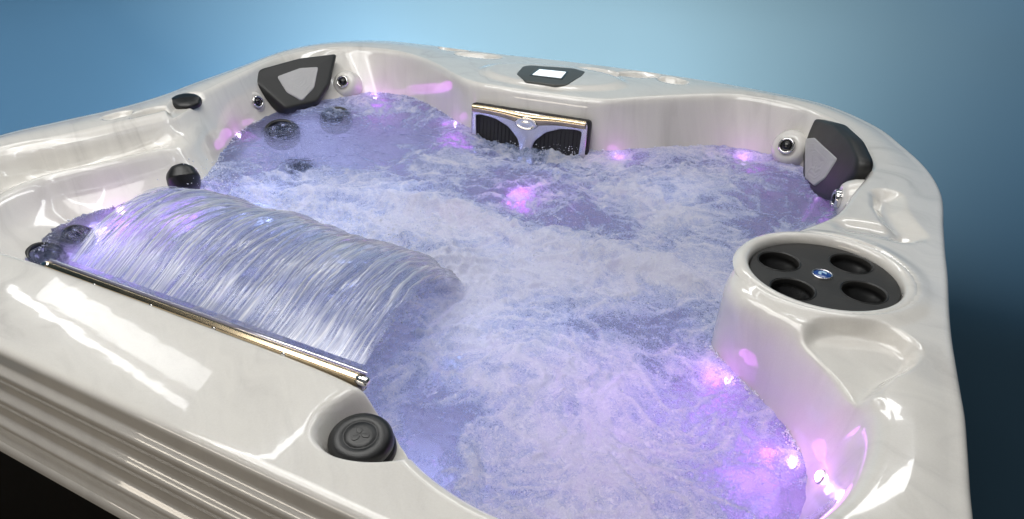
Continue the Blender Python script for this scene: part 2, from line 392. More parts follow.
def build_shell():
    tan = np.roll(Oc, -1, 0) - np.roll(Oc, 1, 0); tan /= np.linalg.norm(tan, axis=1)[:, None]
    out = np.stack([-tan[:, 1], tan[:, 0]], 1)
    cen = np.array([-.93, 1.45])
    if np.mean(np.sum(out * (Oc - cen), 1)) < 0: out = -out
    rows = []; tags = []
    def add(xy, z, tag):
        rows.append(np.column_stack([xy, np.broadcast_to(z, (N,)) + Z0])); tags.append(tag)
    # lip: bottom return, stepped ribs, top rounding
    add(Oc + out * (-.015), -.195, 0); add(Oc + out * .044, -.203, 0)
    zz = np.linspace(-.200, -.012, 110)
    for z in zz:
        u = (-z - .012) / .188
        d = .007 + .006 * u
        rib = sum(.0085 * float(sstep(q - .06, q + .02, u)) - .0035 * float(sstep(q + .03, q + .16, u)) for q in (.16, .44, .74)) + .004 * float(sstep(.93, 1.0, u))
        add(Oc + out * (d + rib), z, 0)
    for a in np.linspace(0, 1, 8)[1:]:
        add(Oc + out * (.008 - .0145 * a * a - .001), -.012 + .012 * math.sin(a * math.pi / 2), 0)
    # rim top
    vec = Ec - Oc; L = np.linalg.norm(vec, axis=1)[:, None]; ev = vec / L
    ri = np.arange(N) / SUB
    r = np.minimum(.020 + .022 * (sstep(27.5, 29.5, ri) * (1 - sstep(35.5, 37.0, ri)))[:, None], L * .35)
    s0 = .016
    A = Oc + ev * s0; B = Ec - ev * r
    for t in np.linspace(0, 1, 46)[1:]:
        crown = .0035 * math.sin(math.pi * t) * sstep(.55, .75, (A * (1 - t) + B * t)[:, 1])
        add(A * (1 - t) + B * t, crown, 1)
    # inner edge fillet and wall
    wv = Wc - Ec; wl = np.sqrt((wv ** 2).sum(1) + ZW ** 2)
    kk = np.minimum((.03 + .03 * (sstep(27.5, 29.5, ri) * (1 - sstep(35.5, 37.0, ri)))) / wl, .3)[:, None]
    Q = Ec + wv * kk; Qz = ZW * kk[:, 0]
    for t in np.linspace(0, 1, 12)[1:]:
        xy = B * (1 - t) ** 2 + Ec * 2 * t * (1 - t) + Q * t * t
        add(xy, Qz * t * t, 2)
    for t in np.linspace(0, 1, 30)[1:]:
        s = kk[:, 0] + (1 - kk[:, 0]) * t
        # left wall: hollow under the rim, then an arm-like ridge
        bump = RW * (-.040 * np.exp(-((s - .27) / .13) ** 2) + .034 * np.exp(-((s - .60) / .12) ** 2))
        soft = .0
        add(Ec + wv * s[:, None], ZW * s + bump, 2)
    # below the water: wall, seat, footwell
    cw = np.array([-.85, 1.35])
    for q, z in ((.03, -.22), (.06, -.30), (.10, -.38), (.16, -.42), (.30, -.44), (.42, -.45), (.47, -.50), (.50, -.70), (.54, -.78), (.7, -.80), (.999, -.80)):
        add(Wc + (cw - Wc) * q, z, 3)
    V = np.stack(rows); m = len(rows); tag = np.array(tags)
    X, Y, Z = V[..., 0], V[..., 1], V[..., 2]
    top = (tag[:, None] >= 1) & (tag[:, None] <= 2) & (Z > Z0 + ZW - .01)
    low = np.where((tag[:, None] == 0) & (Z > Z0 - .03), True, top)
    def scoop(polypx, depth, soft, sel=low, h=0.0, smooth=6):
        global _dbg
        pl = catmull([plan(px, py, h)[:2] for px, py in polypx], smooth)
        sd = poly_sd(X, Y, pl)
        w = (1 - sstep(-soft, soft * .4, sd)) * sstep(TR + .028, TR + .042, np.hypot(X - TC[0], Y - TC[1]))
        t = np.minimum(Z, Z0 - depth)
        return np.where(sel, Z * (1 - w) + t * w, Z)
    def bowl(cx, cy, rx, ry, ang, depth, sel=low, p=1.0):
        c = plan(cx, cy); dx, dy = X - c[0], Y - c[1]; ca, sa = math.cos(ang), math.sin(ang)
        q = np.sqrt(((dx * ca + dy * sa) / rx) ** 2 + ((-dx * sa + dy * ca) / ry) ** 2)
        return np.where(sel, Z - 1.5 * depth * (1 - sstep(.68, 1.0, q)), Z)
    # dish beside the near knob, open to the water
    Z = scoop([(317, 436), (319, 420), (333, 404), (356, 391), (380, 384), (400, 396), (416, 430), (408, 452), (372, 458), (335, 452)], .050, .022)
    # shelf below the drinks tray, open to the water
    Z = scoop([(803, 332), (818, 321), (850, 320), (884, 327), (908, 339), (919, 353), (910, 368), (890, 379), (874, 392), (856, 402), (838, 380), (818, 352)], .024, .018)
    # channel by the corner headrest
    ch = [plan(*p) for p in ((886, 196), (888, 208), (897, 222), (908, 234))]
    d = line_d(X, Y, ch); Z = np.where(low, Z - .019 * (1 - sstep(.002, .042, d)), Z)
    ch = [plan(*p) for p in ((850, 226), (872, 230), (897, 236))]
    d = line_d(X, Y, ch); Z = np.where(low, Z - .010 * (1 - sstep(.002, .045, d)), Z)
    # lens-shaped hollows in the back and left rim
    for (cx, cy, rx, ry, an, dp) in ((478, 56, .11, .045, .1, .016), (455, 49, .08, .05, 0, .014), (600, 72, .10, .04, -.2, .013), (638, 75, .085, .05, .3, .018), (672, 81, .07, .045, -.5, .016),
                                   (150, 112.5, .07, .035, 1.55, .016), (118, 116, .05, .03, 1.6, .010)):
        Z = bowl(cx, cy, rx, ry, an, dp, sel=(tag[:, None] == 1))
    Z = scoop([(166, 109), (176, 99), (194, 93), (210, 95), (206, 105), (190, 112), (174, 116)], .020, .014)
    # raised panel field round the controls
    c = plan(551, 77); q = np.sqrt(((X - c[0]) / .30) ** 2 + ((Y - c[1]) / .16) ** 2)
    Z = np.where(tag[:, None] == 1, Z + .010 * (1 - sstep(.8, 1.0, q)), Z)
    # seat of the drinks tray
    rr = np.hypot(X - TC[0], Y - TC[1])
    Z = np.where(low & (rr < TR + .02), np.minimum(Z, Z0 - .09 + .09 * sstep(TR + .001, TR + .006, rr)), Z)
    # cushion boss of the console ring
    Z = np.where((tag[:, None] == 1) & (rr < TR + .09), Z + .006 * (1 - sstep(.0, .034, np.abs(rr - TR - .022))), Z)
    V = np.stack([X, Y, Z], 2).reshape(-1, 3)
    fs = []
    idx = np.arange(m * N).reshape(m, N)
    a = idx[:-1]; b = idx[1:]; a2 = np.roll(a, -1, 1); b2 = np.roll(b, -1, 1)
    F = np.stack([a, a2, b2, b], 2).reshape(-1, 4)
    if True:
        F = F[:, ::-1]
    o = mesh('shell', V.tolist(), F.tolist(), ACR, tub)
    return o
shell = build_shell()
bmn = bmesh.new(); bmn.from_mesh(shell.data); bmesh.ops.recalc_face_normals(bmn, faces=bmn.faces); bmn.to_mesh(shell.data); bmn.free()

from mathutils.bvhtree import BVHTree
BVH = BVHTree.FromPolygons([v.co for v in shell.data.vertices], [tuple(p.vertices) for p in shell.data.polygons])
def on_shell(px, py):
    d = Vector(R @ np.array([px - 512.0, py - 259.5, FPX])).normalized()
    loc, nor, i, dist = BVH.ray_cast(Vector((0, 0, Z0 + CAMH)), d)
    if nor.dot(d) > 0: nor = -nor
    return loc, nor

# cabinet below the lip
def build_cabinet():
    pts = round_poly([(-2.03, .45), (.17, .45), (.17, 2.44), (-2.03, 2.44)], .14, 8)
    vs = [(x, y, z) for z in (0.0, Z0 - .17) for x, y in pts]; n = len(pts)
    fs = [(i, (i + 1) % n, n + (i + 1) % n, n + i) for i in range(n)]
    mesh('cabinet', vs, fs, CAB, tub, smooth=False)
build_cabinet()

# ------------------------------------------------------------------ drinks tray
def build_tray():
    c = Vector((TC[0], TC[1], Z0 - .009)); up = Vector((0, 0, 1))
    # acrylic ring closing the rim round the tray
    prof = [(TR - .0005, -.06), (TR - .0005, -.010), (TR + .0006, -.003), (TR + .004, .0035), (TR + .009, .0068), (TR + .015, .0072), (TR + .022, .0055), (TR + .030, -.004)]
    v, f = lathe(prof, Vector((TC[0], TC[1], Z0)), up, 128); f = f[:-2]
    mesh('tray_surround', v, f, ACR, tub)
    cups = []
    ax = Vector((plan(868, 250) - plan(778, 293))[:]); base = math.atan2(ax.y, ax.x)
    cpx = [(779, 261), (852, 263), (788, 291), (864, 292)]
    cups = [plan(px, py, -.009) for px, py in cpx]
    CR = .0385
    for i, q in enumerate(cups):
        e = Vector((q.x - c.x, q.y - c.y)); lim = TR - .004 - CR - .0025
        if e.length > lim: e = e.normalized() * lim
        cups[i] = Vector((c.x + e.x, c.y + e.y, q.z))
    loops = [[((TR - .004) * math.cos(a), (TR - .004) * math.sin(a)) for a in np.linspace(0, 2 * math.pi, 97)[:-1]]]
    for q in cups:
        dx, dy = q.x - c.x, q.y - c.y
        loops.append([(dx + CR * math.cos(a), dy + CR * math.sin(a)) for a in np.linspace(0, 2 * math.pi, 49)[:-1]])
    tray = filled_curve('drinks_tray', loops, TRAY, c - Vector((0, 0, .006)), Matrix.Identity(3), .012, .002, tub)
    for q in cups:
        cc = Vector((q.x, q.y, c.z))
        pr = [(CR + .0015, -.001), (CR + .0018, .0005), (CR + .0003, .0012), (CR - .0012, -.002), (CR - .002, -.012), (CR - .0022, -.020), (CR - .006, -.0215), (CR - .0065, -.046), (CR - .010, -.049), (.0001, -.049)]
        v, f = lathe(pr, cc, up, 56)
        mesh('cup_holder', v, [x for x in f if len(x) == 4], CUPM, tray)
    bq = plan(822, 275, -.009); bc = Vector((bq.x, bq.y, c.z))
    v, f = lathe([(.0185, 0), (.0185, .002), (.0178, .0034), (.0162, .0034), (.0156, .0024)], bc, up, 40); f = [x for x in f if len(x) == 4]
    bd = mesh('badge', v, f, SATIN, tray)
    v, f = lathe([(.0160, .0020), (.012, .0030), (.005, .0038), (.0001, .004)], bc, up, 40)
    mesh('badge_enamel', v, [x for x in f if len(x) == 4], BLUE, bd)
    # pale sail-like mark on the enamel
    mk = [(-.0075, .001), (-.003, .0062), (.004, .0055), (.0075, .0005), (.0055, -.004), (.0035, .0005), (-.001, .002), (-.004, -.0045), (-.0065, -.003)]
    mk = catmull(mk, 4)
    filled_curve('badge_mark', [mk], WHT, bc + Vector((0, 0, .0038)), Matrix.Rotation(.5, 3, 'Z'), .0012, .0002, bd)
build_tray()

# ------------------------------------------------------------------ headrests
def headrest(outline, insert, p0, tang, n, thick, name_label):
    F3 = Matrix((tang, n.cross(tang), n)).transposed(); Fi = F3.transposed()
    o0 = p0
    def to2(px, py):
        v = Fi @ (on_plane(px, py, o0 + n * thick, n) - o0); return (v.x, v.y)
    pts = [to2(*p) for p in outline]
    ol = round_poly(pts, .015 if len(pts) < 9 else .03, 7)
    # padded body: rings from the back outline to a gently domed face
    P = np.array(ol); cen = P.mean(0); m = len(P); vs = []; fs = []
    rings = [(1.0, 0.0), (1.005, .25), (1.0, .55), (.985, .78), (.96, .92), (.92, .985), (.85, 1.0), (.6, 1.03), (.3, 1.05)]
    for s, h in rings:
        for q in P:
            w = cen + (q - cen) * s
            vs.append(o0 + F3 @ Vector((w[0], w[1], h * thick)))
    for j in range(len(rings) - 1):
        for i in range(m): fs.append((j * m + i, j * m + (i + 1) % m, (j + 1) * m + (i + 1) % m, (j + 1) * m + i))
    fs.append(tuple((len(rings) - 1) * m + i for i in range(m))); fs.append(tuple(reversed(range(m))))
    hr = mesh('headrest', vs, fs, PILL, tub, label=name_label)
    ip = round_poly([to2(*p) for p in insert], .011, 7)
    ip = np.array(ip); ci = ip.mean(0); vs = []; fs = []; m = len(ip); hh = thick * 1.04
    rg = [(1.03, -.004), (1.0, .0015), (.97, .003)] + [(s, .003) for s in np.linspace(.93, .04, 34)]
    for s, h in rg:
        for q in ip:
            w = ci + (q - ci) * s
            wav = 0 if s > .95 else .0004 * math.sin((w[1] * 1.0 + .012 * math.sin(w[0] * 85 + 1) + .5 * abs(w[0] - ci[0])) * 650) * min(1, (0.95 - s) * 8)
            vs.append(o0 + F3 @ Vector((w[0], w[1], hh + h + wav)))
    for j in range(len(rg) - 1):
        for i in range(m): fs.append((j * m + i, j * m + (i + 1) % m, (j + 1) * m + (i + 1) % m, (j + 1) * m + i))
    fs.append(tuple((len(rg) - 1) * m + i for i in range(m)))
    mesh('headrest_insert', vs, fs, PILI, hr)

def wall_frame(Ea, Eb, Wa, Wb):
    E = (Vector(Ea) + Vector(Eb)) / 2; W = (Vector(Wa) + Vector(Wb)) / 2
    t = (Vector(Eb) - Vector(Ea)); t = Vector((t.x, t.y, 0)).normalized()
    dn = Vector((W.x - E.x, W.y - E.y, ZW)).normalized()
    n = t.cross(dn).normalized()
    if n.dot(Vector((-.85, 1.3, 0)) - Vector((E.x, E.y, 0))) < 0: n = -n
    if n.z < 0 and abs(n.z) > .9: n = -n
    return Vector((E.x, E.y, Z0)), t, n
p0, t, n = wall_frame((-2.08, 2.05), (-2.0, 2.29), (-1.965, 1.86), (-1.88, 2.13))
headrest([(248, 77), (260, 68), (300, 57), (338, 52.5), (331, 84), (319, 102), (286, 110)], [(277, 77), (300, 68.5), (318, 67.5), (314, 88), (302, 101), (287, 93)],
         p0 + n * .004 + Vector((0, 0, 0)), t, n, .048, 'dark headrest in the far left corner beside the control panel end')
p0, t, n = wall_frame((-.008, 2.16), (.088, 1.85), (-.02, 2.12), (.05, 1.85))
headrest([(803, 121), (812, 117), (833, 122), (850, 138), (860, 160), (855, 174), (843, 186), (831, 202), (814, 196), (801, 178)], [(806, 139), (815, 138), (838, 159), (826, 178), (815, 186), (806, 178)],
         p0 + n * .004, t, n, .036, 'dark headrest in the far right corner above the drinks tray')

# ------------------------------------------------------------------ jets on their bosses
def jet(px, py, h, n, r=.023, boss=True, squash=1.0):
    c = plan(px, py, h); n = n.normalized()
    body = None
    if boss:
        v, f = lathe([(r * 2.5, -.06), (r * 2.35, -.030), (r * 2.05, -.014), (r * 1.7, -.005), (r * 1.25, -.002), (r * .9, -.003)], c, n, 56)
        mesh('jet_boss', v, [x for x in f if len(x) == 4], ACR, tub)
    v, f = lathe([(r * 1.05, -.008), (r * 1.07, .004), (r * 1.0, .0095), (r * .86, .0115), (r * .74, .010), (r * .68, .004)], c, n, 48)
    j = mesh('jet', v, [x for x in f if len(x) == 4], CHR, tub)
    v, f = lathe([(r * .70, .003), (r * .62, .006), (r * .5, .0115), (r * .28, .0145), (r * .0, .0155)], c, n, 40)
    mesh('jet_nozzle', v, [x for x in f if len(x) == 4], BLK, j)
    return j
jet(343, 82, -.105, Vector((.25, -.9, .55)), .024)
jet(257, 102, -.105, Vector((.85, -.05, .30)), .022)
jet(787, 146, -.105, Vector((-.25, -.9, .45)), .025)
jet(838, 199, -.070, Vector((-1, -.25, .05)), .023)
# big rotating jets below the surface
def seat_jet(px, py, h, n, r):
    c = plan(px, py, h)
    v, f = lathe([(r * 1.05, -.02), (r * 1.05, .0), (r, .008), (r * .86, .010), (r * .80, .002), (r * .78, -.004)], c, n, 48)
    j = mesh('seat_jet', v, [x for x in f if len(x) == 4], CUPM, tub)
    v, f = lathe([(r * .78, -.006), (r * .70, -.001), (r * .58, .005), (r * .35, .006), (r * .30, .001), (0.0001, .001)], c, n, 40)
    mesh('jet_face', v, [x for x in f if len(x) == 4], BLK, j)
    for k in range(5):
        a = 2 * math.pi * k / 5; F = frame_from(n)
        q = c + F @ Vector((r * .52 * math.cos(a), r * .52 * math.sin(a), .005))
        v, f = lathe([(r * .13, -.002), (r * .13, .002), (r * .09, .003)], q, n, 16)
        mesh('jet_port', v, f, CHR, j)
seat_jet(282, 133, ZW - .024, Vector((.35, -.3, .8)), .062)
seat_jet(336, 119, ZW - .026, Vector((.25, -.35, .8)), .060)
seat_jet(300, 174, ZW - .055, Vector((.2, -.2, 1)), .05)
seat_jet(79, 238, ZW - .02, Vector((.6, .1, .8)), .038)
seat_jet(47, 258, ZW - .02, Vector((.6, .2, .8)), .045)

# ------------------------------------------------------------------ diverter knobs and caps
def knob_round(px, py, h, n, r, tall, flat=.62):
    c = plan(px, py, h); n = n.normalized()
    base = mesh('valve_base', *[q if i == 0 else [x for x in q if len(x) == 4] for i, q in enumerate(lathe([(r * 1.08, -.03), (r * 1.08, .002), (r * 1.02, .006), (r * .9, .0065)], c, n, 56))], CUPM, tub)
    v, f = lathe([(r * .92, .004), (r * 1.0, .010), (r * 1.03, tall * .45), (r * 1.0, tall * .72), (r * .90, tall * .92), (r * .72, tall * 1.0),
                  (r * .56, tall * 1.02), (r * .54, tall * .985), (r * .50, tall * .985), (r * .48, tall * 1.02), (r * .3, tall * 1.03), (0.0001, tall * 1.03)], c, n, 64)
    k = mesh('diverter_knob', v, [x for x in f if len(x) == 4], RUB, base)
    return k, c, n
k, c, n = knob_round(362, 448, -.043, Vector((.10, -.10, 1)), .043, .028)
# raised drop mark on the near knob
F = frame_from(n); 
for s_, a_ in ((.010, 0), (.010, 2.1), (.010, 4.2)):
    mk = catmull([(0, .002), (.0035, .006), (.002, .012), (-.002, .012), (-.0035, .006)], 4)
    filled_curve('knob_mark', [mk], RUB, c + n * (.028 * 1.03), F @ Matrix.Rotation(a_, 3, 'Z'), .0016, .0004, k)
v, f = lathe([(.026, 0), (.026, .004), (.022, .006), (.018, .004)], plan(353, 458, -.030), Vector((0, -.3, 1)), 40)
def grip_cap(px, py, h, n, r, tall):
    """ribbed cap with a finger bar"""
    c = plan(px, py, h); n = n.normalized(); F = frame_from(n)
    vs, fs = [], []; seg = 72
    prof = [(1.0, -.4), (1.02, .0), (1.02, .35), (.97, .62), (.84, .85), (.62, 1.0), (.35, 1.06), (.0005, 1.08)]
    for rr, hh in prof:
        for kk in range(seg):
            a = 2 * math.pi * kk / seg
            g = 1 + (.014 * math.cos(a * 9) if rr > .8 else 0)
            bar = .10 * math.exp(-((rr * math.sin(a)) / .22) ** 2) if hh > .6 else 0
            vs.append(c + F @ Vector((r * rr * g * math.cos(a), r * rr * g * math.sin(a), (hh + bar) * tall)))
    for j in range(len(prof) - 1):
        for kk in range(seg): fs.append((j * seg + kk, j * seg + (kk + 1) % seg, (j + 1) * seg + (kk + 1) % seg, (j + 1) * seg + kk))
    return mesh('air_valve', vs, fs, RUB, tub)
grip_cap(184, 181, -.125, Vector((.6, -.45, .55)), .043, .056)
grip_cap(186, 102.5, -.012, Vector((.15, -.12, 1)), .047, .016)

# ------------------------------------------------------------------ control panel
def build_panel():
    h = .013
    P2 = lambda px, py: plan(px, py, h)
    org = P2(551, 76); I = Matrix.Identity(3)
    loc = lambda px, py: ((P2(px, py) - org).x, (P2(px, py) - org).y)
    ol = round_poly([loc(*p) for p in ((517.5, 74), (523.5, 67), (530, 65.8), (574, 69), (584.5, 72), (581, 76), (566, 84.8), (556, 85), (526, 81))], .010, 5)
    bez = filled_curve('control_panel', [ol], BEZ, org - Vector((0, 0, .006)), I, .016, .004, tub)
    sc2 = round_poly([loc(*p) for p in ((529.5, 76.2), (538.5, 69.2), (568.5, 72.2), (562.5, 80.2))], .004, 3)
    fr = filled_curve('screen_frame', [sc2], BLK, org + Vector((0, 0, .0022)), I, .002, .0004, bez)
    sc3 = round_poly([loc(*p) for p in ((532.5, 75.6), (539.5, 70.4), (566, 73), (561, 79))], .003, 3)
    filled_curve('screen', [sc3], SCR, org + Vector((0, 0, .0038)), I, .0016, .0003, fr)
build_panel()

# ------------------------------------------------------------------ filter weir on the back wall
def build_weir():
    n = Vector((0, -1, .12)).normalized(); x = Vector((1, 0, 0)); F3 = Matrix((x, n.cross(x), n)).transposed()
    p0 = Vector((-.97, 2.028, Z0 - .10)); Fi = F3.transposed()
    def t2(px, py, lift=.012):
        v = Fi @ (on_plane(px, py, p0 + n * lift, n) - p0); return (v.x, v.y)
    bot = lambda a, b, k: (a[0] + (b[0] - a[0]) * k, a[1] + (b[1] - a[1]) * k)
    TL, TRr = t2(473, 105), t2(588, 123.5); H_ = .20
    BL, BR = (TL[0], TL[1] - H_), (TRr[0], TL[1] - H_)
    TRr = (TRr[0], TL[1]); w = TRr[0] - TL[0]; X = lambda u, v: (TL[0] + w * u, TL[1] - H_ * v)
    g = filled_curve('filter_weir', [round_poly([X(-.012, -.03), X(1.012, -.03), X(1.012, 1), X(-.012, 1)], .012)], GSK, p0, F3, .016, .002, tub)
    hole_l = round_poly([X(0.030, 0.14), X(0.090, 0.12), X(0.220, 0.15), X(0.340, 0.25), X(0.430, 0.43), X(0.455, 0.57), X(0.430, 0.88), X(0.050, 0.88)], .010, 5)
    hole_r = round_poly([X(0.970, 0.14), X(0.910, 0.12), X(0.780, 0.15), X(0.660, 0.25), X(0.570, 0.43), X(0.545, 0.57), X(0.570, 0.88), X(0.950, 0.88)], .010, 5)
    pl = round_poly([X(.005, 0), X(.995, 0), X(.995, .985), X(.005, .985)], .012)
    fp = filled_curve('face_plate', [pl, hole_l, hole_r], SATIN, p0 + n * .010, F3, .020, .0035, g)
    # rolled top edge, its gold reflection put into the metal colour
    vs, fs = [], []
    pr = [(-.008, .010), (.003, .012), (.006, .019), (.001, .026), (-.006, .029), (-.014, .027), (-.020, .0215), (-.022, .018)]
    us = np.linspace(0.01, .99, 40)
    for u in us:
        sag = .018 * math.exp(-((u - .5) / .18) ** 2)
        for i, (dy, dz) in enumerate(pr):
            q = X(u, 0); k_ = i / (len(pr) - 1); vs.append(p0 + F3 @ Vector((q[0], q[1] + dy - sag * k_, dz)))
    m = len(pr)
    for i in range(len(us) - 1):
        for j in range(m - 1): fs.append((i * m + j, (i + 1) * m + j, (i + 1) * m + j + 1, i * m + j + 1))
    mesh('top_trim', vs, fs, GOLD, g)
    for sgn, hole in ((0, hole_l), (1, hole_r)):
        filled_curve('intake_grille', [hole], GSK, p0 + n * .000, F3, .006, .001, g)
        hx = [p[0] for p in hole]; hy = [p[1] for p in hole]
        bmv, bmf = [], []
        for u in np.linspace(min(hx) + .014, max(hx) - .02, 11):
            # bars stop at the opening's outline
            ys = []
            for (a, b) in zip(hole, hole[1:] + hole[:1]):
                if (a[0] - u) * (b[0] - u) <= 0 and abs(a[0] - b[0]) > 1e-9: ys.append(a[1] + (b[1] - a[1]) * (u - a[0]) / (b[0] - a[0]))
            if len(ys) < 2: continue
            y0, y1 = min(ys) + .002, max(ys) - .002; b0 = len(bmv)
            for (dx, y, z) in ((-.003, y0, .002), (.003, y0, .002), (.003, y1, .002), (-.003, y1, .002), (-.002, y0, .008), (.002, y0, .008), (.002, y1, .008), (-.002, y1, .008)):
                bmv.append(p0 + F3 @ Vector((u + dx, y, z)))
            for q in ((0, 3, 2, 1), (4, 5, 6, 7), (0, 1, 5, 4), (1, 2, 6, 5), (2, 3, 7, 6), (3, 0, 4, 7)): bmf.append([b0 + i for i in q])
        mesh('grille_bars', bmv, bmf, BLK, g, smooth=False)
    q = X(.5, .16); c = p0 + F3 @ Vector((q[0], q[1], .024))
    v, f = lathe([(1.0, -.006), (1.0, .003), (.9, .006), (.8, .0045), (.4, .006), (0, .0065)], c, n, 48)
    F4 = frame_from(n)
    v = [c + F4 @ Vector(((F4.transposed() @ (p - c)).x * .042, (F4.transposed() @ (p - c)).y * .022, (F4.transposed() @ (p - c)).z)) for p in v]
    mesh('emblem', v, [x for x in f if len(x) == 4], CHR, g)
build_weir()

# ------------------------------------------------------------------ waterfall spout bar
BL0, BR0 = plan(45, 264, -.002), plan(363, 379.5, -.002)
def build_spout():
    ax = (BR0 - BL0); L = ax.length; ax.normalize(); F = Matrix((ax, Vector((0, 0, 1)).cross(ax), Vector((0, 0, 1)))).transposed()
    sec = round_poly([(-.005, -.020), (.0075, -.020), (.0075, .0025), (.003, .0035), (-.005, .0005)], .0016, 3)
    us = np.linspace(0, L, 60); vs = []; fs = []; m = len(sec)
    for u in us:
        for y, z in sec: vs.append(BL0 + F @ Vector((u, y, z)))
    for i in range(len(us) - 1):
        for j in range(m): fs.append((i * m + j, i * m + (j + 1) % m, (i + 1) * m + (j + 1) % m, (i + 1) * m + j))
    fs.append(tuple(range(m))); fs.append(tuple(reversed([(len(us) - 1) * m + j for j in range(m)])))
    sp = mesh('waterfall_spout', vs, fs, GOLD, tub)
    for u in (.20, .40, .60, .80):
        v, f = lathe([(.0048, -.003), (.0048, .0012), (.003, .002)], BL0 + F @ Vector((u * L, -.005, -.004)), F @ Vector((0, -1, .25)), 18); mesh('screw', v, f, CHR, sp)
    for u in (0.0, L):
        v, f = lathe([(.0070, -.012), (.0078, -.006), (.0078, .005), (.006, .008), (.003, .0095), (.0005, .0098)], BL0 + F @ Vector((u, .0015, -.0045)), F @ Vector((1 if u else -1, 0, 0)), 32)
        mesh('end_cap', v, f, CHR, sp)
    # clear lip over the slot, the purple glow tinted into its colour
    vs = []; fs = []
    lp = [(.0072, .000), (.0078, .0035), (.0125, .006), (.0135, .004), (.009, .000)]
    for u in us:
        for y, z in lp: vs.append(BL0 + F @ Vector((u, y, z)))
    m = len(lp)
    for i in range(len(us) - 1):
        for j in range(m): fs.append((i * m + j, i * m + (j + 1) % m, (i + 1) * m + (j + 1) % m, (i + 1) * m + j))
    k = NT('glow_tinted_lip'); setp(k.b, Roughness=.05, Transmission_Weight=.8); k.b.inputs['Base Color'].default_value = (.75, .68, .95, 1)
    mesh('spout_lip', vs, fs, k.m, sp)
build_spout()

# ------------------------------------------------------------------ lights round the waterline
LEDS = [(375, 97.5, ZW + .012, Vector((.1, -1, .35)), 1.0), (456, 125.5, ZW + .012, Vector((-.4, -1, .35)), .8), (238, 136, ZW + .010, Vector((1, -.5, .35)), .8),
        (121, 211, ZW + .014, Vector((1, -.1, .5)), 1.0), (744, 163, ZW - .004, Vector((0, -1, .4)), 1.6), (615, 159, ZW - .012, Vector((.1, -1, .4)), 1.3),
        (729, 381, ZW + .004, Vector((-.8, -.6, .4)), 1.6), (794, 463, ZW + .006, Vector((-.9, -.3, .4)), 1.5), (821, 477, ZW + .075, Vector((-.9, -.2, .5)), 1.2)]
def led_light(i, px, py, h, n, k):
    c, n = on_shell(px, py)
    v, f = lathe([(.0115, -.004), (.0115, .001), (.0095, .0025), (.0085, .0015)], c, n, 28)
    b = mesh('led_light', v, [x for x in f if len(x) == 4], CHR, tub)
    v, f = lathe([(.0095, .000), (.009, .003), (.006, .0065), (.0002, .008)], c, n, 24)
    mesh('led_lens', v, [x for x in f if len(x) == 4], LENS, b)
    point('led_lamp', c + n * .04 + Vector((0, 0, .012)), .085 * k, PNK, .03)
def point(name, p, e, c, r=.02):
    d = bpy.data.lights.new(name, 'POINT'); d.energy = e; d.color = c; d.shadow_soft_size = r
    o = bpy.data.objects.new(name, d); o.location = p; col.objects.link(o); return o
PUR = (.50, .20, 1.0); PNK = (.78, .17, 1.0); MAG = (.58, .22, 1.0); BLU = (.56, .66, 1.0)
for i, L_ in enumerate(LEDS): led_light(i, *L_)

# lamps deep in the tub, under the froth
for (px, py, dz, e, cc) in ((521, 203, -.03, .50, PNK), (605, 455, -.12, .34, MAG), (500, 300, -.16, .40, BLU), (395, 222, -.10, .35, BLU), (706, 402, -.08, .08, PNK), (760, 452, -.09, .07, PNK), (672, 440, -.13, .30, MAG), (712, 490, -.14, .13, MAG),
                            (670, 225, -.13, .35, BLU), (750, 180, -.09, .42, PNK), (625, 170, -.07, .22, PNK), (455, 150, -.08, .16, PNK), (380, 115, -.07, .14, PNK), (475, 380, -.12, .35, BLU), (560, 380, -.15, .35, BLU), (270, 240, -.15, 1.1, BLU), (340, 280, -.16, .9, BLU), (190, 225, -.08, .5, MAG), (125, 232, -.06, .3, MAG)):  # blue pair beneath the sheet is added to brighten it
    point('underwater_lamp', plan(px, py, ZW + dz), e, cc, .05)

def added_water_fill(px, py, dz, e, c, size):  # added disc lamps without a fitting, brighten seats and water from below the surface
    d = bpy.data.lights.new('added_water_fill', 'AREA'); d.shape = 'DISK'; d.size = size; d.energy = e; d.color = c
    o = bpy.data.objects.new('added_water_fill', d); o.location = plan(px, py, ZW + dz); col.objects.link(o)
added_water_fill(330, 142, -.05, 1.15, (.52, .58, 1.0), .6)
added_water_fill(430, 430, -.06, .6, (.46, .55, 1.0), .2)
added_water_fill(85, 235, -.04, .8, (.5, .42, 1.0), .12)
added_water_fill(740, 450, -.06, .22, (.55, .25, 1.0), .2)

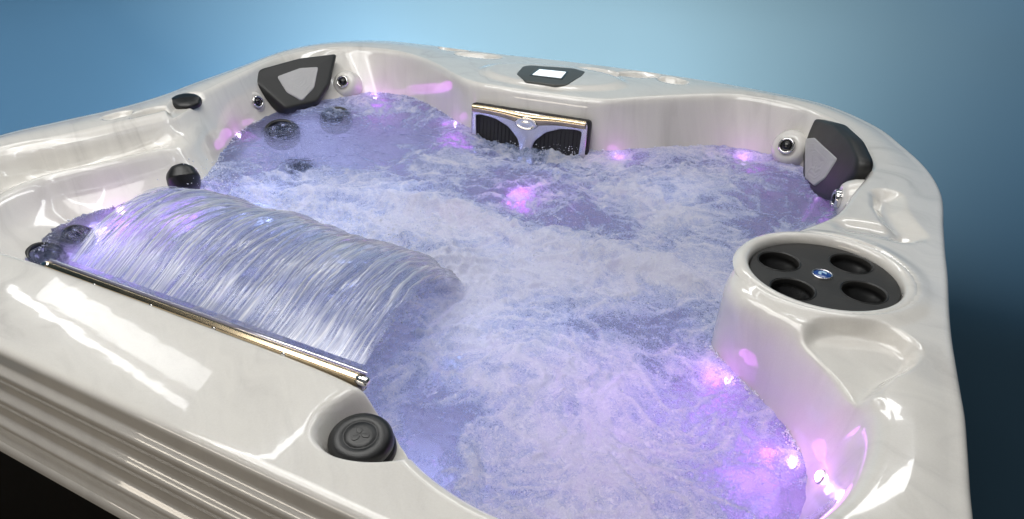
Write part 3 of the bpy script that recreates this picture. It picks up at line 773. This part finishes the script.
# ------------------------------------------------------------------ water
def gaus(x, y, px, py, r, r2=None, ang=0):
    c = plan(px, py, ZW); r2 = r2 or r; dx, dy = x - c.x, y - c.y; ca, sa = math.cos(ang), math.sin(ang)
    return np.exp(-(((dx * ca + dy * sa) / r) ** 2 + ((-dx * sa + dy * ca) / r2) ** 2))
def build_water():
    st = .0042
    xs = np.arange(-2.02, .16, st); ys = np.arange(.44, 2.36, st); nx, ny = len(xs), len(ys)
    X, Y = np.meshgrid(xs, ys, indexing='ij')
    cw = np.array([-.85, 1.35]); Wp = Wc + (Wc - cw) / np.linalg.norm(Wc - cw, axis=1)[:, None] * .012
    sd = poly_sd(X, Y, Wp[::4])
    ins = sd < .006
    edge = sstep(-.02, .07, -sd)
    # churn of the surface
    wx = fbm(X * 5, Y * 5, 3) * .05; wy = fbm(X * 5 + 40, Y * 5 + 7, 3) * .05
    calm = np.clip(gaus(X, Y, 300, 140, .42, .26) + gaus(X, Y, 60, 240, .2) + .6 * gaus(X, Y, 425, 430, .15), 0, 1)
    chop = 1 - .65 * calm
    Z = .010 * fbm((X + wx) * 6, (Y + wy) * 6, 3) * edge
    Z += .0088 * fbm((X + 1.6 * wx) * 13, (Y + 1.6 * wy) * 13, 3, .5) * chop * edge
    Z += .0022 * ridged((X + wx + .3) * 36, (Y + wy) * 36, 3, .6) * chop * (.4 + .6 * edge)
    Z += .0024 * fbm((X + wx) * 60, (Y + wy) * 60, 3, .6) * chop * (.3 + .7 * edge)
    Z += (.0040 + .002 * fbm(X * 8, Y * 8, 2)) * ridged((X * .8 + Y * .3 + wx) * 34, (Y - .2 * X + wy) * 46, 2) * calm
    Z -= .045 * gaus(X, Y, 530, 152, .21, .085) * (1 + .5 * fbm(X * 25, Y * 25, 2))
    crest = [plan(*p, ZW) for p in ((300, 196), (380, 200), (450, 210), (510, 228), (565, 248), (620, 256), (662, 268), (690, 292))]
    d = line_d(X, Y, crest); Z += .022 * np.exp(-(d / .045) ** 2) * (1 + .5 * fbm(X * 14, Y * 14, 2))
    crest2 = [plan(*p, ZW) for p in ((455, 262), (400, 318), (360, 372))]
    d2 = line_d(X, Y, crest2)
    Z += .016 * gaus(X, Y, 560, 185, .2) + .014 * gaus(X, Y, 560, 400, .22) + .016 * gaus(X, Y, 480, 300, .14)
    Z += .012 * np.exp(-(line_d(X, Y, [plan(*p, ZW) for p in ((195, 192), (300, 205), (400, 235), (455, 262))]) / .05) ** 2) * (1 + .8 * fbm(X * 30, Y * 30, 3))
    Z += .046 * gaus(X, Y, 452, 276, .10, .08) * (1 + .25 * fbm(X * 40, Y * 40, 3))
    # foam density
    f = .54 + .22 * fbm((X + 2 * wx) * 4.2, (Y + 2 * wy) * 4.2, 4) + .15 * ridged((X + 1.5 * wx) * 8, (Y + 1.5 * wy) * 8, 3) - .04
    # long filaments of foam drawn out by the flow
    qx = X + .10 * fbm(X * 3.3 + 3, Y * 3.3, 3); qy = Y + .10 * fbm(X * 3.3 + 20, Y * 3.3 + 11, 3)
    fil = np.clip(1 - np.abs(noise(qx * 7 + qy * 3, qy * 13 - qx * 4)) * 5.0, 0, 1) ** 1.5
    fil2 = np.clip(1 - np.abs(noise(qx * 17 + qy * 6 + 30, qy * 25 - qx * 8)) * 5.0, 0, 1) ** 1.5
    f = f + .27 * fil + .18 * fil2 - .11
    Z += (.0035 * fil + .0018 * fil2) * chop
    for a in ((-.75, 285, 135, .36, .22, 0), (-.35, 395, 130, .22, .3, 0), (-.8, 60, 245, .25, .25, 0), (-.20, 425, 440, .12, .16, 0), (.25, 458, 276, .08, .07, 0), (-.5, 442, 436, .05, .07, 0), (-.28, 405, 335, .06, .16, .2),
              (-.16, 735, 440, .14, .18, 0), (-.4, 775, 514, .05, .06, 0), (-.30, 520, 180, .16, .12, 0), (-.28, 640, 330, .22, .1, .3), (-.2, 700, 205, .2, .1, 0), (-.35, 805, 205, .1, .14, 0),
              (.22, 420, 225, .26, .16, 0), (.28, 640, 195, .3, .16, 0), (.24, 560, 290, .3, .12, -.2), (.27, 560, 400, .2, .17, 0), (.30, 620, 470, .16, .12, 0), (.25, 470, 330, .14, .12, 0),
              (-.35, 525, 158, .2, .06, 0), (.25, 690, 280, .15, .1, 0)):
        f = f + a[0] * gaus(X, Y, *a[1:])
    f = f + .16 * np.exp(-(d / .030) ** 2) + .10 * sstep(.05, .0, -sd) * 0
    vid = -np.ones((nx, ny), int); vid[ins] = np.arange(ins.sum())
    V = np.stack([X[ins], Y[ins], Z[ins] + Z0 + ZW], 1)
    q = ins[:-1, :-1] & ins[1:, :-1] & ins[1:, 1:] & ins[:-1, 1:]
    F = np.stack([vid[:-1, :-1][q], vid[1:, :-1][q], vid[1:, 1:][q], vid[:-1, 1:][q]], 1)
    o = mesh('water', V.tolist(), F.tolist(), WAT)
    at = o.data.attributes.new('foam', 'FLOAT', 'POINT'); at.data.foreach_set('value', f[ins].astype(np.float32))
    o['kind'] = 'structure'
    return xs, ys, Z, f, ins
WG = build_water()
def build_bubbles():
    xs, ys, Z, f, ins = WG; rg = np.random.RandomState(5)
    P = []
    ii, jj = np.nonzero(ins); sel = rg.randint(0, len(ii), 26000); ii, jj = ii[sel], jj[sel]
    cl = fbm(xs[ii] * 22, ys[jj] * 22, 3)
    keep = rg.rand(len(ii)) < np.clip((f[ii, jj] - .45) * .55 + .35 * cl, 0, .8); ii, jj = ii[keep], jj[keep]
    for i, j in zip(ii, jj):
        r = .0007 + .0013 * rg.rand() ** 3; P.append((xs[i] + rg.rand() * .004, ys[j] + rg.rand() * .004, Z[i, j] + Z0 + ZW + r * .2, r))
    # drops thrown up where the sheet lands and at the filter
    for (a, b, n, sp, up) in (((190, 192), (455, 266), 1500, .035, .035), ((490, 152), (580, 160), 170, .03, .012), ((400, 210), (660, 270), 700, .05, .02), ((350, 372), (440, 285), 350, .02, .015)):
        A, B = plan(*a, ZW), plan(*b, ZW)
        for q in range(n):
            t = rg.rand(); r = .0007 + .0016 * rg.rand() ** 3
            P.append((A.x + (B.x - A.x) * t + rg.randn() * sp, A.y + (B.y - A.y) * t + rg.randn() * sp, Z0 + ZW + .012 + abs(rg.randn()) * up, r))
    # froth clinging along the shell
    for q in range(5200):
        i = rg.randint(0, N); w = Wc[i]; dr = np.array([-.85, 1.35]) - w; dr /= np.linalg.norm(dr)
        if fbm(np.array([w[0] * 6.0]), np.array([w[1] * 6.0]), 2)[0] < -.15: continue
        k_ = abs(rg.randn()) * .012; r = .0008 + .0018 * rg.rand() ** 3
        P.append((w[0] + dr[0] * k_, w[1] + dr[1] * k_, Z0 + ZW + rg.rand() * .007, r))
    P = np.array(P)
    bm = bmesh.new(); bmesh.ops.create_icosphere(bm, subdivisions=1, radius=1.0); bm.verts.index_update()
    bv = np.array([v.co[:] for v in bm.verts]); bf = np.array([[v.index for v in q.verts] for q in bm.faces]); bm.free()
    V = (P[:, None, :3] + bv[None] * P[:, None, 3:4]).reshape(-1, 3)
    F = (bf[None] + (np.arange(len(P)) * len(bv))[:, None, None]).reshape(-1, 3)
    m = mat_simple('bubble_white', (.80, .82, .90), .15)
    o = mesh('foam_bubbles', V.tolist(), F.tolist(), m)
    o['kind'] = 'stuff'; o['label'] = 'tiny white bubbles and droplets on the churning water in the tub'; o['category'] = 'bubbles'
build_bubbles()

# ------------------------------------------------------------------ waterfall sheet
def build_fall():
    nu, nv = 900, 150
    u = np.linspace(0, 1, nu)[:, None] * np.ones((1, nv)); v = np.linspace(0, 1, nv)[None] * np.ones((nu, 1))
    x0 = plan(64, 262, .004).x; x1 = BR0.x - .012; y0 = BL0.y + .022
    land = .56 + .02 * fbm(u * 9, u * 0 + 3.3, 3) - .06 * sstep(.82, 1.0, u)
    ln = land + .0 * u
    dy = v * ln
    a = .40 - .17 * u; b = (.006 + a * land + .172) / land ** 2
    z = .006 + a * dy - b * dy * dy
    fan = -(.23 * (1 - u) + .12 * u)
    x = x0 + (x1 - x0) * u + fan * v ** 1.2
    # strands that meander and widen on the way down
    me = .010 * fbm(u * 7, v * 2.0, 3)
    s1 = ridged((u + me) * 62, v * 1.3, 3, .6); s2 = ridged((u + me * .6) * 170 + 9, v * 2.6 + 4, 2, .6); s3 = fbm((u + me) * 14, v * 2 + 8, 3)
    streak = 1.9 * np.clip(s1 * .42 + .22, 0, 1) ** 3.2 + 1.2 * np.clip(s2 * .42 + .2, 0, 1) ** 3.2 + s3 * .25 - .40
    grow = sstep(0, .22, v)
    z = z + (.0036 * s1 + .0022 * s2 + .006 * s3) * grow
    tear = fbm(u * 60, v * 7, 3)
    streak = streak + sstep(.80, 1.0, v) * (.5 + .5 * tear) + .35 * (1 - sstep(.0, .06, v)) * 0
    streak = np.clip(.18 + .52 * streak + .25 * sstep(.55, 1, v) * sstep(.0, .35, 1 - u), 0, 1)
    V = np.stack([x, y0 + dy, z + Z0], 2).reshape(-1, 3)
    idx = np.arange(nu * nv).reshape(nu, nv)
    F = np.stack([idx[:-1, :-1], idx[1:, :-1], idx[1:, 1:], idx[:-1, 1:]], 2).reshape(-1, 4)
    zz = V[:, 2][F].max(1); F = F[zz > Z0 + ZW - .03]
    o = mesh('waterfall', V.tolist(), F.tolist(), SHT)
    at = o.data.attributes.new('streak', 'FLOAT', 'POINT'); at.data.foreach_set('value', streak.reshape(-1).astype(np.float32))
    eu = np.minimum(u * 40, (1 - u) * 24) + fbm(u * 30, v * 5 + 2, 3) * .8
    ev = (1 - v) * 7 + 1.3 * tear + .8 * s1 - .55
    cover = np.clip(sstep(0, 1, ev) * sstep(0, 1, eu + .4), 0, 1)
    at = o.data.attributes.new('cover', 'FLOAT', 'POINT'); at.data.foreach_set('value', cover.reshape(-1).astype(np.float32))
    o['kind'] = 'stuff'; o['label'] = 'clear rippling sheet of water pouring from the metal spout bar into the tub'; o['category'] = 'waterfall'
build_fall()

# ------------------------------------------------------------------ lights and world
def area(name, p, target, sx, sy, e, c=(1, 1, 1), roll=None):
    d = bpy.data.lights.new(name, 'AREA'); d.shape = 'RECTANGLE'; d.size = sx; d.size_y = sy; d.energy = e; d.color = c
    o = bpy.data.objects.new(name, d); o.location = p
    z = (Vector(p) - Vector(target)).normalized(); x = Vector(roll) if roll else Vector((1, 0, 0)); y = z.cross(x).normalized(); x = y.cross(z)
    o.matrix_world = Matrix.Translation(p) @ Matrix((x, y, z)).transposed().to_4x4()
    col.objects.link(o); return o
area('window_pane', (-2.93, 1.58, Z0 + 1.35), (-1.9, 1.0, Z0), .88, .12, .95)
area('window_sill_strip', (-2.95, 1.445, Z0 + 1.35), (-1.9, 1.0, Z0), 1.0, .04, .6)
area('overhead_softbox', (-1.35, .9, Z0 + 2.3), (-1.25, 1.15, Z0), 2.6, 1.6, 53, (1, .985, .95))
area('back_strip', (-1.0, 3.3, Z0 + 2.2), (-.9, 1.6, Z0), 3.0, .25, 17)
area('front_fill', (-2.0, -2.4, Z0 + .5), (-1.0, .4, Z0), 2.5, .35, 20, (1, .89, .74))  # added fill from behind the camera, brightens the ribs of the lip
for yy in (.1, 1.35, 2.75):
    area('ceiling_tube', (-.9, yy, Z0 + 2.5), (-.9, 1.4 * .3 + yy * .7, Z0), 3.2, .07, 6.5, (.96, .98, 1))
for xx in (-2.6, .9):
    area('ceiling_tube', (xx, 1.4, Z0 + 2.4), (xx * .7, 1.4, Z0), 2.4, .05, 3.0, (.96, .98, 1), roll=(0, 1, 0))
def spot(name, p, t, e, ang, c):
    sp = bpy.data.lights.new(name, 'SPOT'); sp.energy = e; sp.spot_size = math.radians(ang); sp.spot_blend = 1.0; sp.shadow_soft_size = .25; sp.color = c
    so = bpy.data.objects.new(name, sp); p = Vector(p); t = Vector(t)
    so.matrix_world = Matrix.Translation(p) @ (p - t).to_track_quat('Z', 'Y').to_matrix().to_4x4(); col.objects.link(so)
area('backdrop_strip', (-1.4, 2.74, .32), (-1.4, 3.75, .95), 2.4, .15, 310, (1, .84, .73))  # added strips hidden behind the tub, they make the backdrop's bright pool
area('backdrop_strip', (-2.74, 1.45, .30), (-3.65, 1.45, .85), 2.4, .15, 84, (.66, .82, 1), roll=(0, 1, 0))
area('backdrop_strip', (-2.55, 2.75, .30), (-3.2, 3.4, .85), .9, .15, 46, (.70, .86, 1), roll=(.7, .7, 0))
spot('backdrop_flood_blue', (1.0, 2.6, 2.9), (1.0, 3.8, 1.45), 560, 76, (.54, .76, 1))  # added flood out of view, brightens the right of the backdrop

w = bpy.data.worlds.new('World'); sc.world = w; w.use_nodes = True
bg = w.node_tree.nodes['Background']; bg.inputs[0].default_value = (.55, .56, .60, 1); bg.inputs[1].default_value = .25

sc.view_settings.view_transform = 'Standard'; sc.view_settings.look = 'None'; sc.view_settings.exposure = 0; sc.view_settings.gamma = 1
sc.render.engine = 'CYCLES'
cy = sc.cycles; cy.use_denoising = True; cy.max_bounces = 8; cy.transparent_max_bounces = 12; cy.diffuse_bounces = 3; cy.glossy_bounces = 4
cy.sample_clamp_indirect = 4.0; cy.caustics_reflective = False; cy.caustics_refractive = False
